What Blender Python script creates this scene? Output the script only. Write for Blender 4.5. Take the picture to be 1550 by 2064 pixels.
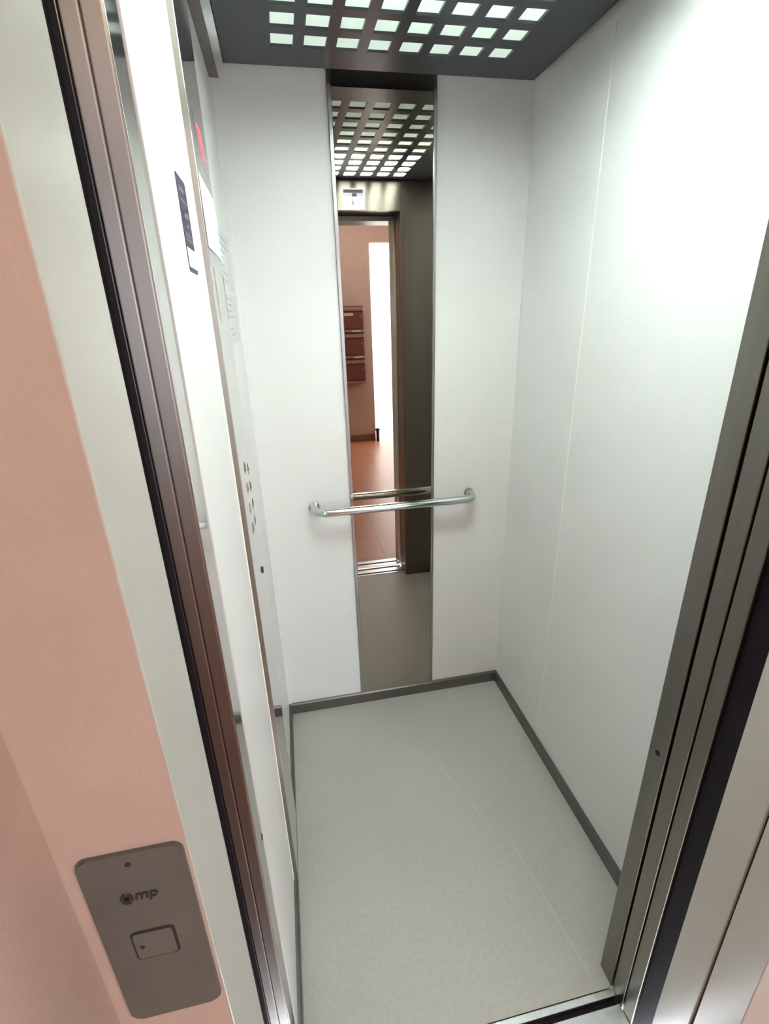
import bpy, bmesh, math, random
from mathutils import Vector, Matrix

# ---------------------------------------------------------------- start
for o in list(bpy.data.objects):
    bpy.data.objects.remove(o)
S = bpy.context.scene
COL = S.collection
random.seed(4)

# ---------------------------------------------------------------- camera
F_PX, YAW, PITCH, ROLL = 993.73, -0.18644, -0.37815, 0.03083
CAM = Vector((0.10251, -1.65981, 1.53074))
Rm = (Matrix.Rotation(YAW, 3, 'Z') @ Matrix.Rotation(PITCH, 3, 'X') @ Matrix.Rotation(ROLL, 3, 'Y'))
right, fwd, up = Rm.col[0], Rm.col[1], Rm.col[2]
cd = bpy.data.cameras.new('camera')
cam = bpy.data.objects.new('camera', cd)
COL.objects.link(cam)
M4 = Matrix.Identity(4)
for i in range(3):
    M4[i][0], M4[i][1], M4[i][2], M4[i][3] = right[i], up[i], -fwd[i], CAM[i]
cam.matrix_world = M4
cd.sensor_fit = 'HORIZONTAL'
cd.sensor_width = 36.0
cd.lens = 36.0 * F_PX / 1550.0
cd.clip_start = 0.01
S.camera = cam

# ---------------------------------------------------------------- light, exposure
DAY = 10.0            # sky seen and felt through the street doorway
TUBE = 5.5         # the tubes above the cabin's ceiling grid
LAMP = 9.5          # warm lamp hanging on the landing
w = bpy.data.worlds.new('sky'); S.world = w; w.use_nodes = True
bgn = w.node_tree.nodes['Background']
bgn.inputs[0].default_value = (0.88, 0.94, 1.0, 1); bgn.inputs[1].default_value = DAY
pl = bpy.data.lights.new('doorway_portal', 'AREA'); pl.shape = 'RECTANGLE'; pl.size = 0.7; pl.size_y = 2.33
pl.cycles.is_portal = True
po = bpy.data.objects.new('doorway_portal', pl); COL.objects.link(po)
po.location = (1.565, -4.83, 1.165); po.rotation_euler = (math.radians(90), 0, 0)
pl = bpy.data.lights.new('added_window_portal', 'AREA'); pl.shape = 'RECTANGLE'; pl.size = 1.12; pl.size_y = 1.75
pl.cycles.is_portal = True
po = bpy.data.objects.new('added_window_portal', pl); COL.objects.link(po)
po.location = (2.72, -4.06, 1.625); po.rotation_euler = (math.radians(90), 0, math.radians(90))
S.view_settings.view_transform = 'Standard'
S.view_settings.look = 'None'
S.view_settings.exposure = 0.22
S.view_settings.gamma = 1.0
S.view_settings.use_curve_mapping = False
S.cycles.use_denoising = True
S.cycles.max_bounces = 14
S.cycles.diffuse_bounces = 8
S.cycles.glossy_bounces = 6
S.cycles.transmission_bounces = 8
S.cycles.sample_clamp_indirect = 30.0
S.cycles.caustics_reflective = False

# ---------------------------------------------------------------- materials
def mat(name, col, rough=0.5, metal=0.0, var=0.0, vscale=8.0, bump=0.0, bscale=200.0, spec=0.5, aniso=0.0, col2=None, stretch=None):
    m = bpy.data.materials.new(name); m.use_nodes = True
    nt = m.node_tree; b = nt.nodes['Principled BSDF']
    b.inputs['Base Color'].default_value = (*col, 1)
    b.inputs['Roughness'].default_value = rough
    b.inputs['Metallic'].default_value = metal
    b.inputs['Specular IOR Level'].default_value = spec
    if aniso:
        b.inputs['Anisotropic'].default_value = abs(aniso)
        tg = nt.nodes.new('ShaderNodeTangent'); tg.direction_type = 'RADIAL'; tg.axis = 'Z'
        b.inputs['Anisotropic Rotation'].default_value = 0.0 if aniso > 0 else 0.25
        nt.links.new(tg.outputs[0], b.inputs['Tangent'])
    tc = nt.nodes.new('ShaderNodeTexCoord')
    src = tc.outputs['Object']
    if stretch:
        mp = nt.nodes.new('ShaderNodeMapping'); mp.inputs['Scale'].default_value = stretch
        nt.links.new(src, mp.inputs[0]); src = mp.outputs[0]
    if var or col2:
        n = nt.nodes.new('ShaderNodeTexNoise'); n.inputs['Scale'].default_value = vscale; n.inputs['Detail'].default_value = 5
        nt.links.new(src, n.inputs['Vector'])
        mx = nt.nodes.new('ShaderNodeMix'); mx.data_type = 'RGBA'
        c2 = col2 or tuple(max(0, c * (1 - var)) for c in col)
        mx.inputs[6].default_value = (*col, 1); mx.inputs[7].default_value = (*c2, 1)
        rp = nt.nodes.new('ShaderNodeMapRange'); rp.inputs[1].default_value = 0.35; rp.inputs[2].default_value = 0.68
        nt.links.new(n.outputs['Fac'], rp.inputs[0]); nt.links.new(rp.outputs[0], mx.inputs[0])
        nt.links.new(mx.outputs[2], b.inputs['Base Color'])
    if bump:
        n = nt.nodes.new('ShaderNodeTexNoise'); n.inputs['Scale'].default_value = bscale; n.inputs['Detail'].default_value = 3
        nt.links.new(src, n.inputs['Vector'])
        bp = nt.nodes.new('ShaderNodeBump'); bp.inputs['Strength'].default_value = bump; bp.inputs['Distance'].default_value = 0.002
        nt.links.new(n.outputs['Fac'], bp.inputs['Height']); nt.links.new(bp.outputs[0], b.inputs['Normal'])
    return m

def emit(name, col, strength, base=None):
    m = bpy.data.materials.new(name); m.use_nodes = True
    nt = m.node_tree; b = nt.nodes['Principled BSDF']
    b.inputs['Base Color'].default_value = (*(base or col), 1)
    b.inputs['Emission Color'].default_value = (*col, 1)
    b.inputs['Emission Strength'].default_value = strength
    return m

M = {}
ANI = 0.9
M['laminate'] = mat('laminate_white', (0.80, 0.81, 0.808), 0.33, var=0.03, vscale=3, bump=0.03, bscale=350, spec=0.4)
M['laminate_edge'] = mat('laminate_edge_cream', (0.86, 0.83, 0.77), 0.4)
M['floor'] = mat('vinyl_floor', (0.47, 0.47, 0.435), 0.45, col2=(0.43, 0.435, 0.40), vscale=90, bump=0.05, bscale=400, spec=0.35)
M['scuff'] = mat('floor_scuff', (0.51, 0.505, 0.465), 0.6)
M['dark_steel'] = mat('dark_brushed_steel', (0.245, 0.23, 0.205), 0.33, 1.0, var=0.12, vscale=40, stretch=(1, 1, 0.03))
M['jamb_steel'] = mat('jamb_steel', (0.38, 0.345, 0.33), 0.44, 1.0, aniso=ANI, var=0.1, vscale=40, stretch=(1, 1, 0.03))
M['skirt'] = mat('skirting_steel', (0.20, 0.19, 0.18), 0.35, 0.9, var=0.1, vscale=30)
M['panel_steel'] = mat('polished_panel_steel', (0.62, 0.62, 0.60), 0.10, 1.0, var=0.05, vscale=20)
M['edge_steel'] = mat('panel_edge_steel', (0.34, 0.31, 0.28), 0.44, 1.0, aniso=ANI)
M['header_steel'] = mat('header_steel', (0.36, 0.35, 0.33), 0.36, 1.0, aniso=-ANI, var=0.08, vscale=40, stretch=(1, 1, 0.05))
M['chrome'] = mat('rail_chrome', (0.60, 0.64, 0.64), 0.14, 1.0)
M['trim_metal'] = mat('mirror_trim_metal', (0.42, 0.43, 0.44), 0.22, 1.0)
M['alu'] = mat('sill_aluminium', (0.66, 0.66, 0.68), 0.3, 1.0, var=0.1, vscale=60)
M['black'] = mat('black_rubber', (0.006, 0.004, 0.008), 0.6, spec=0.2)
M['black_gloss'] = mat('black_lacquer', (0.02, 0.017, 0.02), 0.22)
M['grid_black'] = mat('ceiling_grid_black', (0.036, 0.043, 0.058), 0.3, var=0.2, vscale=5, spec=0.6)
M['white_metal'] = mat('white_sheet_metal', (0.8, 0.8, 0.78), 0.6)
M['frame'] = mat('landing_frame_paint', (0.50, 0.51, 0.475), 0.30, var=0.03, vscale=5, bump=0.05, bscale=250)
M['pink'] = mat('pink_plaster', (0.49, 0.37, 0.312), 0.85, var=0.07, vscale=14, bump=0.25, bscale=180)
M['plaster_ceiling'] = mat('landing_ceiling_plaster', (0.72, 0.66, 0.6), 0.9)
M['plate'] = mat('call_plate_steel', (0.19, 0.20, 0.185), 0.38, 0.6, var=0.15, vscale=12)
M['ink'] = mat('dark_engraving', (0.02, 0.02, 0.02), 0.6)
M['paper'] = mat('white_paper', (0.80, 0.79, 0.86), 0.7)
M['paper2'] = mat('worn_paper', (0.74, 0.76, 0.77), 0.7)
M['print'] = mat('grey_print', (0.55, 0.56, 0.59), 0.7)
M['navy'] = mat('navy_label', (0.026, 0.022, 0.06), 0.45)
M['label_grey'] = mat('label_grey_print', (0.15, 0.15, 0.2), 0.5)
M['lilac'] = mat('lilac_print', (0.42, 0.38, 0.62), 0.5)
M['red'] = emit('red_display_glow', (1.0, 0.09, 0.12), 2.0, (0.03, 0.0, 0.0))
M['display'] = mat('display_window', (0.16, 0.12, 0.12), 0.3)
M['box'] = mat('mailbox_brown', (0.16, 0.055, 0.045), 0.45, var=0.15, vscale=9)
M['box_metal'] = mat('mailbox_trim', (0.42, 0.30, 0.24), 0.4, 0.6)
M['tag'] = mat('mailbox_name_tag', (0.62, 0.48, 0.44), 0.6)
M['tile_skirt'] = mat('tile_skirting', (0.20, 0.09, 0.065), 0.4)
M['wood'] = mat('door_brown', (0.10, 0.06, 0.045), 0.4, var=0.3, vscale=10)
M['street'] = mat('street_paving', (0.6, 0.58, 0.55), 0.8, var=0.1, vscale=6)
M['tube'] = emit('tube_glow', (0.97, 1.0, 0.97), TUBE)
M['lamp'] = emit('lamp_glow', (1.0, 0.76, 0.46), LAMP * 4)
M['fill_lamp'] = emit('fill_lamp_glow', (1.0, 0.95, 0.95), 72.0)  # fill light for the far landing wall
M['brass'] = mat('lamp_brass', (0.5, 0.36, 0.18), 0.35, 1.0)

def tile_floor():
    m = mat('landing_tiles', (0.45, 0.20, 0.11), 0.34)
    nt = m.node_tree; b = nt.nodes['Principled BSDF']
    tc = nt.nodes.new('ShaderNodeTexCoord')
    br = nt.nodes.new('ShaderNodeTexBrick'); br.offset = 0
    br.inputs['Scale'].default_value = 1.0
    br.inputs['Brick Width'].default_value = 0.33; br.inputs['Row Height'].default_value = 0.33
    br.inputs['Mortar Size'].default_value = 0.004
    br.inputs['Color1'].default_value = (0.47, 0.205, 0.105, 1); br.inputs['Color2'].default_value = (0.42, 0.18, 0.095, 1)
    br.inputs['Mortar'].default_value = (0.25, 0.13, 0.09, 1)
    nt.links.new(tc.outputs['Object'], br.inputs['Vector']); nt.links.new(br.outputs['Color'], b.inputs['Base Color'])
    return m
M['tiles'] = tile_floor()

def mirror_mat():
    m = mat('bronze_mirror', (0.44, 0.39, 0.34), 0.015, 1.0)
    return m
M['mirror'] = mirror_mat()

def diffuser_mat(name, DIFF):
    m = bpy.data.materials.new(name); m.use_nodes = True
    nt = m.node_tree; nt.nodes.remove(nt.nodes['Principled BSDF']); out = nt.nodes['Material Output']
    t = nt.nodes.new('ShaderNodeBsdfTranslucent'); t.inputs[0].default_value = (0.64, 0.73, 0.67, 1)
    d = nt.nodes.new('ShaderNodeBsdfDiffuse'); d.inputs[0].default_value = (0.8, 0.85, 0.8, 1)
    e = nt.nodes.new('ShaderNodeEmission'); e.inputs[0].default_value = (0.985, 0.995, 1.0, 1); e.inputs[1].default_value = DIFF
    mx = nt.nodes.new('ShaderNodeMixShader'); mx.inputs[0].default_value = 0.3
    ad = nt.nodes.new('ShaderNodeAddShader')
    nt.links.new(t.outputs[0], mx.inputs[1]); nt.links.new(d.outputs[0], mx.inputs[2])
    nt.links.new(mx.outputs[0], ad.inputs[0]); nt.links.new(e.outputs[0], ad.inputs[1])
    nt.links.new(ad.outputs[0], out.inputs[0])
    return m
M['diffuser'] = diffuser_mat('diffuser_dim_emission', 0.2)
M['diffuser_glow'] = diffuser_mat('diffuser_bright_emission', 20.0)  # stronger glow over the front tubes put into this sheet's own emission

# ---------------------------------------------------------------- helpers
def box(bm, x0, x1, y0, y1, z0, z1, bev=0.0, seg=2):
    v = [bm.verts.new((x, y, z)) for x in (x0, x1) for y in (y0, y1) for z in (z0, z1)]
    fs = []
    for q in ((0, 1, 3, 2), (4, 6, 7, 5), (0, 4, 5, 1), (2, 3, 7, 6), (0, 2, 6, 4), (1, 5, 7, 3)):
        fs.append(bm.faces.new([v[i] for i in q]))
    if bev:
        es = list({e for f in fs for e in f.edges})
        bmesh.ops.bevel(bm, geom=es, offset=bev, segments=seg, affect='EDGES', profile=0.5)

def prism(bm, pts, axis, a, b):
    """polygon pts (2D) extruded from a to b along axis 0/1/2"""
    def P(p, h):
        if axis == 0: return (h, p[0], p[1])
        if axis == 1: return (p[0], h, p[1])
        return (p[0], p[1], h)
    A = [bm.verts.new(P(p, a)) for p in pts]; B = [bm.verts.new(P(p, b)) for p in pts]
    bm.faces.new(A); bm.faces.new(list(reversed(B)))
    n = len(pts)
    for i in range(n):
        bm.faces.new((A[i], B[i], B[(i + 1) % n], A[(i + 1) % n]))

def rrect(c0, c1, d0, d1, r, n=6):
    pts = []
    for cx, cy, a0 in ((c1 - r, d1 - r, 0), (c0 + r, d1 - r, 90), (c0 + r, d0 + r, 180), (c1 - r, d0 + r, 270)):
        for i in range(n + 1):
            a = math.radians(a0 + 90 * i / n); pts.append((cx + r * math.cos(a), cy + r * math.sin(a)))
    return pts

def circle(cx, cy, r, n=24, sy=1.0):
    return [(cx + r * math.cos(2 * math.pi * i / n), cy + sy * r * math.sin(2 * math.pi * i / n)) for i in range(n)]

def ring(bm, outer, inner, axis, a, b):
    """closed frame between two equal-length outlines, extruded"""
    def P(p, h):
        if axis == 0: return (h, p[0], p[1])
        if axis == 1: return (p[0], h, p[1])
        return (p[0], p[1], h)
    n = len(outer)
    L = [[bm.verts.new(P(p, h)) for p in ol] for h in (a, b) for ol in (outer, inner)]
    for i in range(n):
        j = (i + 1) % n
        bm.faces.new((L[0][i], L[0][j], L[1][j], L[1][i]))
        bm.faces.new((L[2][i], L[3][i], L[3][j], L[2][j]))
        bm.faces.new((L[0][i], L[2][i], L[2][j], L[0][j]))
        bm.faces.new((L[1][i], L[1][j], L[3][j], L[3][i]))

def tube(bm, pts, r, n=20):
    pts = [Vector(p) for p in pts]
    rings = []
    u = None
    for i, p in enumerate(pts):
        t = (pts[min(i + 1, len(pts) - 1)] - pts[max(i - 1, 0)]).normalized()
        if u is None:
            u = t.orthogonal().normalized()
        u = (u - t * u.dot(t)).normalized(); v = t.cross(u)
        rings.append([bm.verts.new(p + r * (math.cos(2 * math.pi * k / n) * u + math.sin(2 * math.pi * k / n) * v)) for k in range(n)])
    for a, b in zip(rings, rings[1:]):
        for k in range(n):
            bm.faces.new((a[k], a[(k + 1) % n], b[(k + 1) % n], b[k]))
    bm.faces.new(rings[0][::-1]); bm.faces.new(rings[-1])

def sphere(bm, c, r, sz=1.0):
    bmesh.ops.create_uvsphere(bm, u_segments=24, v_segments=16, radius=r, matrix=Matrix.Translation(c) @ Matrix.Diagonal((1, 1, sz, 1)))

def obj(name, bm, m, parent=None, smooth=False):
    bmesh.ops.recalc_face_normals(bm, faces=bm.faces)
    me = bpy.data.meshes.new(name); bm.to_mesh(me); bm.free()
    me.materials.append(M[m])
    if smooth:
        for p in me.polygons: p.use_smooth = True
        try: me.set_sharp_from_angle(angle=math.radians(35))
        except Exception: pass
    o = bpy.data.objects.new(name, me); COL.objects.link(o)
    if parent is not None:
        o.parent = parent
        w = Vector(parent.location)
        if parent.parent is not None: w += Vector(parent.parent.location)
        # coordinates are given in world space; shift into the parent's frame
        me.transform(Matrix.Translation(-w))
    return o

def tag(o, label, cat, group=None, kind=None):
    o['label'] = label; o['category'] = cat
    if group: o['group'] = group
    if kind: o['kind'] = kind
    return o

def thing(name, label, cat, loc, group=None):
    o = bpy.data.objects.new(name, None); COL.objects.link(o)
    o.empty_display_size = 0.05; o.location = loc
    return tag(o, label, cat, group)

def struct(name, bm, m, label, cat):
    return tag(obj(name, bm, m), label, cat, kind='structure')

def B(*boxes, bev=0.0):
    bm = bmesh.new()
    for b in boxes: box(bm, *b, bev=bev)
    return bm

# ================================================================ cabin shell
XL, XR = -0.012, 0.899          # inner faces of the left and right cabin walls
TOP = 2.34                      # roof of the car
struct('floor', B((XL - 0.03, XR + 0.03, -1.086, 0.03, -0.04, 0.0)), 'floor', 'speckled grey vinyl floor of the lift cabin', 'floor')
struct('wall_back', B((XL - 0.03, XR + 0.03, 0.0, 0.03, -0.04, TOP)), 'laminate', 'off-white laminate back wall of the cabin behind the mirror strip', 'wall')
bm = B((XR, XR + 0.03, -1.04, 0.0, 0.0, TOP))
wr = struct('wall_right', bm, 'laminate', 'off-white laminate right wall of the cabin', 'wall')
bm = bmesh.new(); prism(bm, [(XR + 0.001, -0.384), (XR - 0.0012, -0.381), (XR - 0.0012, -0.377), (XR + 0.001, -0.374)], 2, 0.05, 2.12)
struct('trim_1', bm, 'laminate_edge', 'thin pale vertical joint strip on the right cabin wall', 'trim')
struct('wall_left', B((XL - 0.03, XL, -1.031, 0.0, 0.0, TOP)), 'laminate', 'white left cabin wall beside the control panel', 'wall')
bm = bmesh.new(); prism(bm, [(XL, -0.004), (XL, 0.0), (0.0, 0.0), (0.0, -0.0015), (-0.004, -0.004)], 2, 0.05, 2.12)
struct('trim_2', bm, 'laminate', 'narrow white corner strip between left wall and back wall', 'trim')
bm = bmesh.new(); tube(bm, [(XL + 0.0006, -0.7032, 0.05), (XL + 0.0006, -0.7032, 1.0), (XL + 0.0006, -0.7032, 2.2)], 0.0017, 12)
o = struct('trim_3', bm, 'laminate_edge', 'cream rounded edge bead on the left wall next to the control panel', 'trim')
struct('ceiling', B((XL - 0.03, XR + 0.03, -1.085, 0.03, TOP, TOP + 0.03)), 'white_metal', 'white metal car roof above the black light grid', 'ceiling')
# front wall of the car (seen in the mirror): right return and header
struct('wall_front', B((0.7385, XR + 0.03, -1.0825, -1.04, 0.0, TOP), (XL - 0.03, 0.7385, -1.086, -1.04, 2.005, TOP)), 'dark_steel',
       'dark brushed steel front wall of the cabin with the header over the door', 'wall')
bm = bmesh.new(); box(bm, XL, 0.733, -1.0398, -1.0375, 2.003, 2.12)
struct('trim_4', bm, 'header_steel', 'brushed steel header strip above the cabin doorway', 'trim')

# skirting
def skirting(name, pts, z, label):
    bm = bmesh.new(); prism(bm, pts, 2, 0.0, z)
    return struct(name, bm, 'skirt', label, 'baseboard')
bm = bmesh.new(); prism(bm, [(0.0, 0.0), (-0.009, 0.0), (-0.009, 0.044), (-0.005, 0.050), (0.0, 0.050)], 0, XL, XR)
struct('baseboard_back', bm, 'skirt', 'dark grey metal skirting along the back wall under the mirror', 'baseboard')
bm = bmesh.new(); prism(bm, [(XR, 0.0), (XR - 0.009, 0.0), (XR - 0.009, 0.044), (XR - 0.005, 0.050), (XR, 0.050)], 1, -1.04, -0.009)
struct('baseboard_right', bm, 'skirt', 'dark grey metal skirting along the right wall', 'baseboard')
bm = bmesh.new(); prism(bm, [(XL, 0.0), (XL + 0.011, 0.0), (XL + 0.011, 0.044), (XL + 0.007, 0.050), (XL, 0.050)], 1, -1.031, -0.009)
struct('baseboard_left', bm, 'skirt', 'dark grey metal skirting along the left wall under the control panel', 'baseboard')

# floor scuffs
bm = bmesh.new()
for (x0, y0, x1, y1) in ((0.655, -0.72, 0.70, -1.06), (0.52, -0.40, 0.60, -0.62)):
    d = Vector((x1 - x0, y1 - y0, 0)).normalized(); nn = Vector((-d.y, d.x, 0)) * 0.0022
    q = [Vector((x0, y0, 0.0004)) - nn, Vector((x1, y1, 0.0004)) - nn, Vector((x1, y1, 0.0004)) + nn, Vector((x0, y0, 0.0004)) + nn]
    lo = [bm.verts.new(v) for v in q]; bm.faces.new(lo)
o = obj('floor_scuff', bm, 'scuff'); o['kind'] = 'structure'; o['label'] = 'faint pale scuff lines on the cabin floor near the door'; o['category'] = 'scuff'

# ================================================================ doorway columns
H2 = 2.005
def column(name, m, x0, x1, y0, y1, z1, label, bev=0.002):
    return struct(name, B((x0, x1, y0, y1, 0.0, z1), bev=bev), m, label, 'trim')
# right side: three steel strips, black gap, painted landing frame
rj = thing('door_post', 'dark steel post with two grooves on the right of the doorway', 'door post', (0.75, -1.1, 0.0)); rj['kind'] = 'structure'
obj('post_strip', B((0.735, 0.80, -1.0830, -1.0405, 0.0, H2), bev=0.0015), 'dark_steel', rj)
obj('post_strip', B((0.735, 0.80, -1.1245, -1.0895, -0.02, H2), bev=0.0015), 'dark_steel', rj)
obj('post_strip', B((0.735, 0.80, -1.158, -1.1285, -0.02, H2), bev=0.0015), 'dark_steel', rj)
obj('groove_lining', B((0.752, 0.80, -1.157, -1.044, -0.02, H2 - 0.001)), 'black', rj)
bm = bmesh.new(); prism(bm, circle(-1.0625, 0.735, 0.0055, 20), 0, 0.7342, 0.737)
obj('screw_hole', bm, 'black', rj)
struct('trim_5', B((0.742, 0.83, -1.199, -1.1585, -0.02, 2.2)), 'black', 'black gap between lift car and landing frame on the right', 'trim')
rf = thing('landing_frame_jamb', 'grey-white painted landing frame on the right of the doorway', 'door frame', (0.75, -1.27, 0.0)); rf['kind'] = 'structure'
obj('frame_face', B((0.735, 0.86, -1.2655, -1.2, -0.0, 2.25), bev=0.002), 'frame', rf)
obj('frame_return', B((0.7355, 0.86, -1.335, -1.2695, -0.0, 2.25), bev=0.002), 'frame', rf)
obj('joint_lining', B((0.741, 0.85, -1.330, -1.203, 0.0, 2.249)), 'black', rf)
# left side
lj = thing('door_post', 'bronze-toned steel post with grooves on the left of the doorway', 'door post', (-0.03, -1.09, 0.0)); lj['kind'] = 'structure'
obj('mirror_strip', B((-0.06, -0.0135, -1.0885, -1.0315, 0.0, H2), bev=0.0006), 'panel_steel', lj)['label'] = 'polished reflective inner strip'
obj('post_strip', B((-0.0318, -0.0142, -1.0945, -1.089, -0.02, H2), bev=0.0016), 'jamb_steel', lj)
obj('post_strip', B((-0.0480, -0.0326, -1.0955, -1.089, -0.02, H2), bev=0.0016), 'jamb_steel', lj)
obj('dark_strip', B((-0.075, -0.0484, -1.0985, -1.089, -0.02, H2), bev=0.001), 'black_gloss', lj)['label'] = 'glossy black outer strip'
bm = bmesh.new(); prism(bm, circle(-1.040, 0.70, 0.0055, 20), 0, -0.0142, -0.0130)
obj('screw_hole', bm, 'black', lj)
struct('trim_6', B((-0.14, -0.055, -1.2235, -1.1, -0.02, 2.2)), 'black', 'black gap between lift car and landing frame on the left', 'trim')
lf = thing('landing_frame_jamb', 'grey-white glossy landing frame on the left between call plate and steel post', 'door frame', (-0.04, -1.28, 0.0)); lf['kind'] = 'structure'
obj('frame_face', B((-0.125, -0.022, -1.332, -1.2238, 0.0, 2.25), bev=0.002), 'frame', lf)
# head of the landing doorway
struct('trim_7', B((-0.022, 0.735, -1.335, -1.2, 1.985, 2.25), bev=0.002), 'frame', 'painted head of the landing door frame', 'trim')
struct('trim_8', B((-0.06, 0.80, -1.199, -1.0865, 2.0055, 2.25)), 'black', 'black gap over the doorway between car and landing', 'trim')

# sills
cs = thing('car_sill', 'grooved aluminium sill at the cabin threshold', 'sill', (0.36, -1.12, 0.0)); cs['kind'] = 'structure'
obj('sill_rail', B((-0.013, 0.7345, -1.103, -1.0885, -0.02, 0.0015), bev=0.001), 'alu', cs)
obj('sill_rail', B((-0.013, 0.7345, -1.158, -1.118, -0.02, 0.0015), bev=0.001), 'alu', cs)
obj('sill_groove', B((-0.013, 0.7345, -1.16, -1.0865, -0.03, -0.012)), 'black', cs)
ls = thing('landing_sill', 'grooved aluminium sill on the landing side of the threshold', 'sill', (0.36, -1.24, 0.0)); ls['kind'] = 'structure'
obj('sill_rail', B((-0.021, 0.7345, -1.232, -1.20, -0.02, 0.0015), bev=0.001), 'alu', ls)
obj('sill_rail', B((-0.021, 0.7345, -1.284, -1.248, -0.02, 0.0015), bev=0.001), 'alu', ls)
obj('sill_groove', B((-0.021, 0.7345, -1.286, -1.198, -0.03, -0.012)), 'black', ls)

# ================================================================ landing
LX0, LX1, LY0, LY1, LZ = -0.125, 2.6, -4.7, -1.335, 2.75
struct('floor_landing', B((LX0 - 0.1, LX1 + 0.1, LY0 - 0.1, -1.2865, -0.06, 0.0)), 'tiles', 'reddish brown tiled floor of the landing seen in the mirror', 'floor')
struct('wall_landing_front', B((-0.30, -0.0225, LY1, LY1 + 0.003, 0.0, LZ), (0.861, LX1 + 0.1, LY1, LY1 + 0.06, 0.0, LZ), (-0.0225, 0.861, LY1 - 0.0005, LY1 + 0.06, 2.2505, LZ)), 'pink',
       'pink plaster landing wall around the lift door', 'wall')
struct('wall_landing_left', B((LX0 - 0.1, LX0, LY0, LY1 - 0.0005, 0.0, LZ)), 'pink', 'pink plaster side wall at the left beside the call plate', 'wall')
WY0, WY1, WZ0, WZ1 = -4.62, -3.50, 0.75, 2.5  # unseen window opening, added to let daylight onto the far wall
struct('wall_landing_right', B((LX1, LX1 + 0.1, WY1, LY1, 0.0, LZ), (LX1, LX1 + 0.1, LY0, WY0, 0.0, LZ), (LX1, LX1 + 0.1, WY0, WY1, 0.0, WZ0), (LX1, LX1 + 0.1, WY0, WY1, WZ1, LZ)), 'pink', 'pink plaster right wall of the landing', 'wall')
wn = thing('added_window', 'white framed window added out of view in the right landing wall to brighten the far wall', 'window', (LX1 + 0.05, -4.06, WZ0)); wn['kind'] = 'structure'
bm = bmesh.new()
for b in ((WY0, WY0 + 0.05, WZ0, WZ1), (WY1 - 0.05, WY1, WZ0, WZ1), (WY0 + 0.05, WY1 - 0.05, WZ0, WZ0 + 0.05), (WY0 + 0.05, WY1 - 0.05, WZ1 - 0.05, WZ1), (-4.075, -4.045, WZ0 + 0.05, WZ1 - 0.05)):
    box(bm, LX1 + 0.03, LX1 + 0.07, *b)
obj('added_window_frame', bm, 'white_metal', wn)
struct('wall_landing_far', B((LX0 - 0.1, 1.215, LY0 - 0.12, LY0, 0.0, LZ), (1.915, LX1 + 0.1, LY0 - 0.12, LY0, 0.0, LZ), (1.215, 1.915, LY0 - 0.12, LY0, 2.33, LZ)), 'pink',
       'pink plaster far wall of the landing with mailboxes and street doorway', 'wall')
struct('ceiling_landing', B((LX0 - 0.1, LX1 + 0.1, LY0 - 0.12, -1.28, LZ, LZ + 0.08)), 'plaster_ceiling', 'pale plaster ceiling of the landing', 'ceiling')
struct('baseboard_landing', B((LX0, 1.214, LY0, LY0 + 0.012, 0.0, 0.09), bev=0.003), 'tile_skirt', 'brown tile skirting below the mailboxes', 'baseboard')
struct('ground_street', B((-6, 10, -14, LY0 - 0.1, -0.08, -0.01)), 'street', 'sunlit paving outside the street doorway', 'ground')
ds = thing('door_stop', 'small dark door stop at the edge of the bright street doorway', 'door stop', (1.235, -4.66, 0.0))
bm = bmesh.new(); tube(bm, [(1.235, -4.66, 0.0), (1.235, -4.66, 0.05), (1.235, -4.66, 0.14)], 0.022, 16); obj('post', bm, 'black', ds, True)
bm = bmesh.new(); sphere(bm, (1.235, -4.66, 0.15), 0.03, 0.7); obj('rubber_cap', bm, 'black', ds, True)

# mailboxes
def mailbox(z0, z1, label):
    t = thing('mailbox', label, 'mailbox', (0.95, LY0, z0), 'mailboxes on the landing wall')
    y = LY0
    obj('body', B((0.80, 1.10, y + 0.0005, y + 0.10, z0 + 0.004, z1 - 0.004), bev=0.004), 'box', t)
    d = obj('door', B((0.812, 1.09, y + 0.10, y + 0.108, z0 + 0.045, z1 - 0.075), bev=0.003), 'box', t)
    obj('slot_flap', B((0.808, 1.094, y + 0.10, y + 0.116, z1 - 0.055, z1 - 0.020), bev=0.004), 'box_metal', t)
    obj('bottom_rail', B((0.804, 1.097, y + 0.10, y + 0.112, z0 + 0.008, z0 + 0.032), bev=0.003), 'box_metal', t)
    bm = bmesh.new(); prism(bm, circle(1.065, (z0 + z1) / 2 + 0.03, 0.010, 14), 1, y + 0.1075, y + 0.114)
    w = obj('lock', bm, 'box_metal', t)
    return t
h = (1.655 - 0.755) / 3
mb = [mailbox(1.655 - h * (k + 1), 1.655 - h * k, l) for k, l in enumerate((
    'top brown mailbox with name tag on the landing wall, seen in the mirror',
    'middle brown mailbox of the column of three seen in the mirror',
    'lowest brown mailbox of the column of three seen in the mirror'))]
obj('name_tag', B((0.85, 0.975, LY0 + 0.1075, LY0 + 0.111, 1.545, 1.575)), 'tag', mb[0])
obj('name_tag', B((0.955, 1.06, LY0 + 0.1, LY0 + 0.1135, 1.362, 1.385)), 'tag', mb[0])
obj('name_tag', B((0.96, 1.07, LY0 + 0.1, LY0 + 0.1135, 1.062, 1.085)), 'tag', mb[1])

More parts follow.
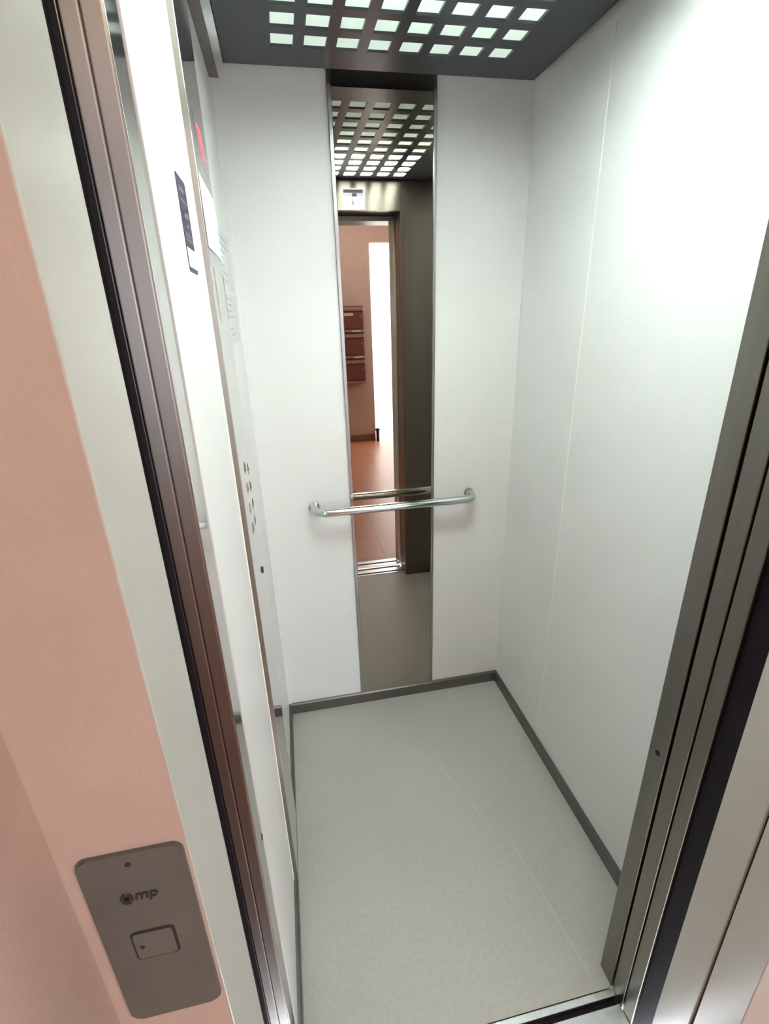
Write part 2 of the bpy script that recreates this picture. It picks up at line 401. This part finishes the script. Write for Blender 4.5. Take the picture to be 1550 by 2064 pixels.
fl = thing('added_ceiling_lamp', 'round white ceiling lamp added out of view to brighten the far end of the landing', 'lamp', (0.9, -3.9, LZ))  # added lamp above the mirror's view, there to brighten the far wall
bm = bmesh.new(); prism(bm, circle(0.9, -3.9, 0.16, 40), 2, LZ - 0.03, LZ); obj('base', bm, 'white_metal', fl, True)
bm = bmesh.new(); prism(bm, circle(0.9, -3.9, 0.14, 40), 2, LZ - 0.07, LZ - 0.0305); obj('shade', bm, 'fill_lamp', fl, True)

# warm lamp hanging over the landing
pl = thing('pendant_lamp', 'warm glowing pendant lamp hanging over the landing in front of the lift', 'lamp', (0.42, -1.87, 2.2))
bm = bmesh.new(); sphere(bm, (0.42, -1.87, 2.17), 0.055); obj('globe', bm, 'lamp', pl, True)
bm = bmesh.new(); tube(bm, [(0.42, -1.87, 2.222), (0.42, -1.87, 2.235), (0.42, -1.87, 2.28)], 0.022, 18); obj('socket', bm, 'brass', pl, True)
bm = bmesh.new(); tube(bm, [(0.42, -1.87, 2.28), (0.42, -1.87, 2.5), (0.42, -1.87, LZ)], 0.004, 8); obj('cord', bm, 'black', pl, True)

# ================================================================ call plate on the landing
cp = thing('call_plate', 'grey steel lift call plate on the pink landing wall', 'call plate', (-0.068, LY1, 0.87))
yp = LY1
bm = bmesh.new(); prism(bm, rrect(-0.111, -0.0245, 0.876, 1.1135, 0.010), 1, yp - 0.004, yp)
bmesh.ops.bevel(bm, geom=[e for e in bm.edges if all(abs(v.co.y - (yp - 0.004)) < 1e-6 for v in e.verts)], offset=0.0012, segments=2, affect='EDGES')
obj('faceplate', bm, 'plate', cp)
bm = bmesh.new(); prism(bm, circle(-0.070, 1.101, 0.0024, 16), 1, yp - 0.0046, yp - 0.003); obj('screw', bm, 'ink', cp)
# emblem: a three-bladed round mark
bm = bmesh.new()
for k in range(3):
    a0 = math.radians(90 + 120 * k)
    pts = []
    for i in range(9):
        a = a0 + math.radians(100) * i / 8; pts.append((-0.0795 + 0.0056 * math.cos(a), 1.0585 + 0.0075 * math.sin(a)))
    pts.append((-0.0795 + 0.0014 * math.cos(a0 + 2.2), 1.0585 + 0.0014 * math.sin(a0 + 2.2)))
    pts.append((-0.0795 + 0.0014 * math.cos(a0 + 0.3), 1.0585 + 0.0014 * math.sin(a0 + 0.3)))
    prism(bm, pts, 1, yp - 0.0045, yp - 0.003)
prism(bm, circle(-0.0795, 1.0585, 0.0022, 14), 1, yp - 0.0045, yp - 0.003)
obj('emblem', bm, 'ink', cp)
fc = bpy.data.curves.new('lettering', 'FONT'); fc.body = 'mp'; fc.size = 0.0155; fc.extrude = 0.0004; fc.shear = 0.2; fc.offset = 0.0003
tmp = bpy.data.objects.new('tmp_text', fc); COL.objects.link(tmp)
dg = bpy.context.evaluated_depsgraph_get(); me = bpy.data.meshes.new_from_object(tmp.evaluated_get(dg)); bpy.data.objects.remove(tmp)
me.transform(Matrix.Translation(Vector((-0.0735, yp - 0.0044, 1.0555)) - Vector(cp.location)) @ Matrix.Rotation(math.radians(90), 4, 'X'))
me.materials.clear(); me.materials.append(M['ink']); me.name = 'lettering'
o = bpy.data.objects.new('lettering', me); COL.objects.link(o); o.parent = cp
bm = bmesh.new(); ring(bm, rrect(-0.0875, -0.0485, 0.9705, 1.0115, 0.005), rrect(-0.0855, -0.0505, 0.9725, 1.0095, 0.004), 1, yp - 0.0044, yp - 0.003)
obj('button_surround', bm, 'ink', cp)
bm = bmesh.new(); prism(bm, rrect(-0.0853, -0.0507, 0.9727, 1.0093, 0.004), 1, yp - 0.0052, yp - 0.003)
cb = obj('call_button', bm, 'plate', cp)
bm = bmesh.new(); prism(bm, circle(-0.0795, 0.990, 0.0021, 14), 1, yp - 0.0056, yp - 0.005)
o = obj('indicator_dot', bm, 'ink', cb)
o.data.transform(Matrix.Identity(4))

# ================================================================ suspended ceiling light
ZP = 2.13
ct = thing('ceiling_light', 'black ceiling panel with a grid of square lit openings', 'ceiling light', (0.45, -0.54, ZP))
PX0, PX1, PY0, PY1 = 0.030, 0.867, -1.025, -0.055
NX, NY, CW, CD = 8, 10, 0.0517, 0.0575
xs0, px_, ys0, py_ = 0.1475, 0.0769, -0.1525, 0.0855
def grid_panel():
    bm = bmesh.new(); zt = ZP + 0.006
    xs = [PX0] + [v for i in range(NX) for v in (xs0 + i * px_, xs0 + i * px_ + CW)] + [PX1]
    ys = [PY1] + [v for j in range(NY) for v in (ys0 - j * py_, ys0 - j * py_ - CD)] + [PY0]
    V = {}
    def vert(i, j, k):
        if (i, j, k) not in V: V[(i, j, k)] = bm.verts.new((xs[i], ys[j], (ZP, zt)[k]))
        return V[(i, j, k)]
    for i in range(len(xs) - 1):
        for j in range(len(ys) - 1):
            hole = i % 2 == 1 and j % 2 == 1
            if not hole:
                for k in (0, 1):
                    bm.faces.new((vert(i, j, k), vert(i + 1, j, k), vert(i + 1, j + 1, k), vert(i, j + 1, k)))
            else:
                for a, b in (((i, j), (i + 1, j)), ((i + 1, j), (i + 1, j + 1)), ((i + 1, j + 1), (i, j + 1)), ((i, j + 1), (i, j))):
                    bm.faces.new((vert(*a, 0), vert(*b, 0), vert(*b, 1), vert(*a, 1)))
    # turned-up rim
    for (x0, x1, y0, y1) in ((PX0, PX1, PY1 - 0.002, PY1), (PX0, PX1, PY0, PY0 + 0.002), (PX0, PX0 + 0.002, PY0 + 0.002, PY1 - 0.002), (PX1 - 0.002, PX1, PY0 + 0.002, PY1 - 0.002)):
        box(bm, x0, x1, y0, y1, ZP + 0.0, ZP + 0.045)
    return bm
obj('grid_panel', grid_panel(), 'grid_black', ct)
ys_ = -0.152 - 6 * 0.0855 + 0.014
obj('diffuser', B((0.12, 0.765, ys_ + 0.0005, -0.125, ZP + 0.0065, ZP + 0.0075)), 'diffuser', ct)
obj('diffuser', B((0.12, 0.765, -1.005, ys_ - 0.0005, ZP + 0.0065, ZP + 0.0075)), 'diffuser_glow', ct)['label'] = 'part of the diffuser near the door with a brighter glow set in its emission'
bm = bmesh.new()
hx0, hx1, hy0, hy1, hz0, hz1 = 0.115, 0.77, -1.01, -0.12, ZP + 0.006, ZP + 0.10
for b in ((hx0 - 0.003, hx0, hy0, hy1, hz0, hz1 - 0.025), (hx1, hx1 + 0.003, hy0, hy1, hz0, hz1), (hx0, hx1, hy0 - 0.003, hy0, hz0, hz1), (hx0, hx1, hy1, hy1 + 0.003, hz0, hz1 - 0.05), (hx0 - 0.003, hx1 + 0.003, hy0 - 0.003, hy1 + 0.003, hz1, hz1 + 0.003)):
    box(bm, *b)
hs = obj('housing', bm, 'white_metal', ct)
for y in (-0.56, -0.84):
    bm = bmesh.new(); tube(bm, [(0.15, y, ZP + 0.060), (0.44, y, ZP + 0.060), (0.735, y, ZP + 0.060)], 0.012, 12)
    obj('light_tube', bm, 'tube', ct, True)
# hangers from the roof
for x in (0.2, 0.7):
    for y in (-0.3, -0.8):
        bm = bmesh.new(); tube(bm, [(x, y, hz1), (x, y, 2.28), (x, y, TOP)], 0.004, 8); obj('hanger_rod', bm, 'white_metal', ct)
# dark ledge along the left wall beside the panel
bm = bmesh.new(); prism(bm, [(XL, 2.118), (0.012, 2.118), (0.012, 2.122), (XL + 0.003, 2.122), (XL + 0.003, 2.16), (XL, 2.16)], 1, -1.03, -0.002)
struct('trim_9', bm, 'dark_steel', 'dark metal ledge along the top of the left wall', 'trim')

# ================================================================ mirror strip
mr = thing('wall_mirror', 'tall narrow bronze-tinted mirror strip on the back wall', 'mirror', (0.447, 0.0, 0.05))
MX0, MX1, MZ0, MZ1 = 0.291, 0.602, 0.0505, 2.20
obj('glass', B((MX0 + 0.012, MX1 - 0.009, -0.004, -0.0005, MZ0, MZ1)), 'mirror', mr)
for a, b in ((MX0, MX0 + 0.0125), (MX1 - 0.0095, MX1)):
    bm = bmesh.new(); box(bm, a, b, -0.0085, -0.0003, MZ0, MZ1, bev=0.002)
    obj('edge_trim', bm, 'trim_metal', mr)

# ================================================================ handrail
hr = thing('handrail', 'chrome tubular handrail with curved ends across the mirror', 'handrail', (0.45, 0.0, 0.906))
def rail_path():
    x0, x1, d, r, z = 0.162, 0.739, 0.072, 0.042, 0.906
    p = [(x0, -0.0065, z), (x0, -0.015, z)]
    for i in range(11):
        a = math.radians(90 * i / 10); p.append((x0 + r - r * math.cos(a), -(d - r) - r * math.sin(a), z))
    for i in range(1, 10): p.append((x0 + r + (x1 - x0 - 2 * r) * i / 10, -d, z))
    for i in range(11):
        a = math.radians(90 * i / 10); p.append((x1 - r + r * math.sin(a), -(d - r) - r * math.cos(a), z))
    p += [(x1, -0.015, z), (x1, -0.0065, z)]
    return p
bm = bmesh.new(); tube(bm, rail_path(), 0.0145, 24); obj('bar', bm, 'chrome', hr, True)
for x in (0.162, 0.739):
    bm = bmesh.new(); prism(bm, circle(x, 0.906, 0.0185, 28), 1, -0.0065, -0.0005); obj('mounting_flange', bm, 'chrome', hr, True)

# ================================================================ control panel
CY0, CY1 = -0.700, -0.489
cpn = thing('control_panel', 'tall polished steel control panel on the left wall', 'control panel', (0.0, -0.595, 0.05))
bm = bmesh.new(); box(bm, XL + 0.0003, 0.0, CY0, CY1, 0.0505, 2.30)
bmesh.ops.bevel(bm, geom=[e for e in bm.edges if all(abs(v.co.x) < 1e-6 and abs(v.co.y - CY0) < 1e-6 for v in e.verts)], offset=0.0012, segments=3, affect='EDGES')
obj('faceplate', bm, 'panel_steel', cpn)
obj('side_edge', B((XL + 0.0004, -0.0012, CY0 - 0.0012, CY0 - 0.0002, 0.052, 2.29)), 'edge_steel', cpn)['label'] = 'bronze-toned narrow front edge'
# display
bm = bmesh.new(); prism(bm, rrect(-0.650, -0.520, 1.780, 1.850, 0.004), 0, 0.0, 0.0003); 
dsp = obj('display', bm, 'panel_steel', cpn)
bm = bmesh.new(); prism(bm, [(-0.618, 1.838), (-0.575, 1.838), (-0.556, 1.797), (-0.596, 1.797)], 0, 0.0002, 0.0010); obj('lit_digit', bm, 'red', dsp)['label'] = 'glowing red digit'
# buttons in two columns
for (y, zs, mk) in ((-0.595, (1.235, 1.195, 1.147, 1.090), (1.0, 0.8, 0.0, 1.0)), (-0.520, (1.196, 1.146, 1.126, 1.088), (0.5, 1.0, 0.7, 0.4))):
    for i, (z, k) in enumerate(zip(zs, mk)):
        z = 1.235 - 0.047 * i if y < -0.55 else 1.212 - 0.043 * i
        bm = bmesh.new(); prism(bm, circle(y, z, 0.0135, 24), 0, 0.0, 0.0009)
        b = obj('floor_button', bm, 'panel_steel', cpn)
        if k:
            bm = bmesh.new()
            prism(bm, [(y - 0.005, z - 0.007 * k), (y + 0.005, z - 0.007 * k), (y + 0.005, z + 0.007 * k), (y - 0.005, z + 0.007 * k)], 0, 0.0008, 0.0012)
            obj('marking', bm, 'ink', b)
bm = bmesh.new(); prism(bm, circle(-0.515, 0.945, 0.0085, 20), 0, 0.0, 0.003); ks = obj('key_switch', bm, 'ink', cpn)
bm = bmesh.new(); ring(bm, rrect(-0.660, -0.500, 1.528, 1.620, 0.003), rrect(-0.657, -0.503, 1.531, 1.617, 0.002), 0, 0.0, 0.0004)
obj('plate_frame', bm, 'panel_steel', cpn)

# notices on and beside the control panel
def notice(name, label, x, y0, y1, z0, z1, paper, lines, cat='notice', curl=0.0):
    bm = bmesh.new(); n = 8; A = []; Bv = []
    for i in range(n + 1):
        y = y0 + (y1 - y0) * i / n; lift = curl * (1 - i / n) ** 2
        A.append((bm.verts.new((x + lift + 0.0006, y, z0)), bm.verts.new((x + lift + 0.0006, y, z1))))
        Bv.append((bm.verts.new((x + lift, y, z0)), bm.verts.new((x + lift, y, z1))))
    for i in range(n):
        bm.faces.new((A[i][0], A[i + 1][0], A[i + 1][1], A[i][1]))
        bm.faces.new((Bv[i][0], Bv[i][1], Bv[i + 1][1], Bv[i + 1][0]))
        bm.faces.new((A[i][0], Bv[i][0], Bv[i + 1][0], A[i + 1][0])); bm.faces.new((A[i][1], A[i + 1][1], Bv[i + 1][1], Bv[i][1]))
    bm.faces.new((A[0][0], A[0][1], Bv[0][1], Bv[0][0])); bm.faces.new((A[n][0], Bv[n][0], Bv[n][1], A[n][1]))
    t = thing(name, label, cat, (x, (y0 + y1) / 2, z0))
    obj('sheet', bm, paper, t)
    if lines:
        bm = bmesh.new()
        for (a, b, z, hgt) in lines:
            box(bm, x + 0.0005, x + 0.0010, a, b, z, z + hgt)
        obj('printed_lines', bm, 'print', t)
    return t
notice('paper_notice', 'blank white paper notice taped across the control panel below the red display', 0.0002, CY0 + 0.004, CY1 - 0.002, 1.646, 1.752, 'paper', None, curl=0.0004)
r = random.Random(7)
def lines(y0, y1, z0, z1, n):
    L = []
    for k in range(n):
        z = z0 + (z1 - z0) * (k + 0.5) / n
        if r.random() < 0.75:
            a = y0 + (y1 - y0) * r.uniform(0.05, 0.3); L.append((a, a + (y1 - y0) * r.uniform(0.25, 0.6), z, 0.004))
    return L
notice('paper_notice', 'upper pale printed notice on the wall strip right of the control panel', XL + 0.0003, -0.44, -0.10, 1.600, 1.735, 'paper2', lines(-0.44, -0.10, 1.61, 1.72, 7))
notice('paper_notice', 'lower pale printed notice on the wall strip right of the control panel', XL + 0.0003, -0.43, -0.09, 1.480, 1.592, 'paper2', lines(-0.43, -0.09, 1.49, 1.585, 7))

# navy label on the white wall panel
lb = thing('safety_label', 'small navy label with a white field at its foot on the left wall', 'label', (XL, -0.80, 1.60))
ly0, ly1, lz0, lz1 = -0.858, -0.784, 1.597, 1.716
bm = bmesh.new(); prism(bm, rrect(ly0, ly1, lz0, lz1, 0.005), 0, XL, XL + 0.0008); obj('backing', bm, 'navy', lb)
obj('white_field', B((XL + 0.0004, XL + 0.0011, ly0 + 0.003, ly1 - 0.003, lz0 + 0.006, lz0 + 0.031)), 'paper', lb)
bm = bmesh.new()
for (a, b, z, hh) in ((0.012, 0.05, 0.100, 0.006), (0.012, 0.062, 0.088, 0.003), (0.03, 0.06, 0.070, 0.006), (0.03, 0.055, 0.058, 0.004), (0.010, 0.06, 0.046, 0.003), (0.010, 0.064, 0.040, 0.003)):
    box(bm, XL + 0.0004, XL + 0.0010, ly0 + a, ly0 + b, lz0 + z, lz0 + z + hh)
obj('printed_lines', bm, 'label_grey', lb)

# capacity sign on the header, seen in the mirror
sg = thing('capacity_sign', 'white sign with a dark top band on the header, reflected in the mirror', 'sign', (0.51, -1.037, 2.005))
obj('backing', B((0.455, 0.560, -1.0375, -1.0362, 2.006, 2.092)), 'paper', sg)
obj('top_band', B((0.459, 0.553, -1.0364, -1.0358, 2.074, 2.088)), 'navy', sg)
obj('symbol_row', B((0.459, 0.553, -1.0364, -1.0358, 2.060, 2.0735)), 'lilac', sg)
obj('symbol_square', B((0.500, 0.522, -1.0360, -1.0355, 2.059, 2.073)), 'navy', sg)
bm = bmesh.new(); prism(bm, circle(0.503, 2.046, 0.003, 14), 1, -1.0364, -1.0358); prism(bm, [(0.4985, 2.041), (0.5075, 2.041), (0.506, 2.024), (0.500, 2.024)], 1, -1.0364, -1.0358)
obj('pictogram', bm, 'label_grey', sg)
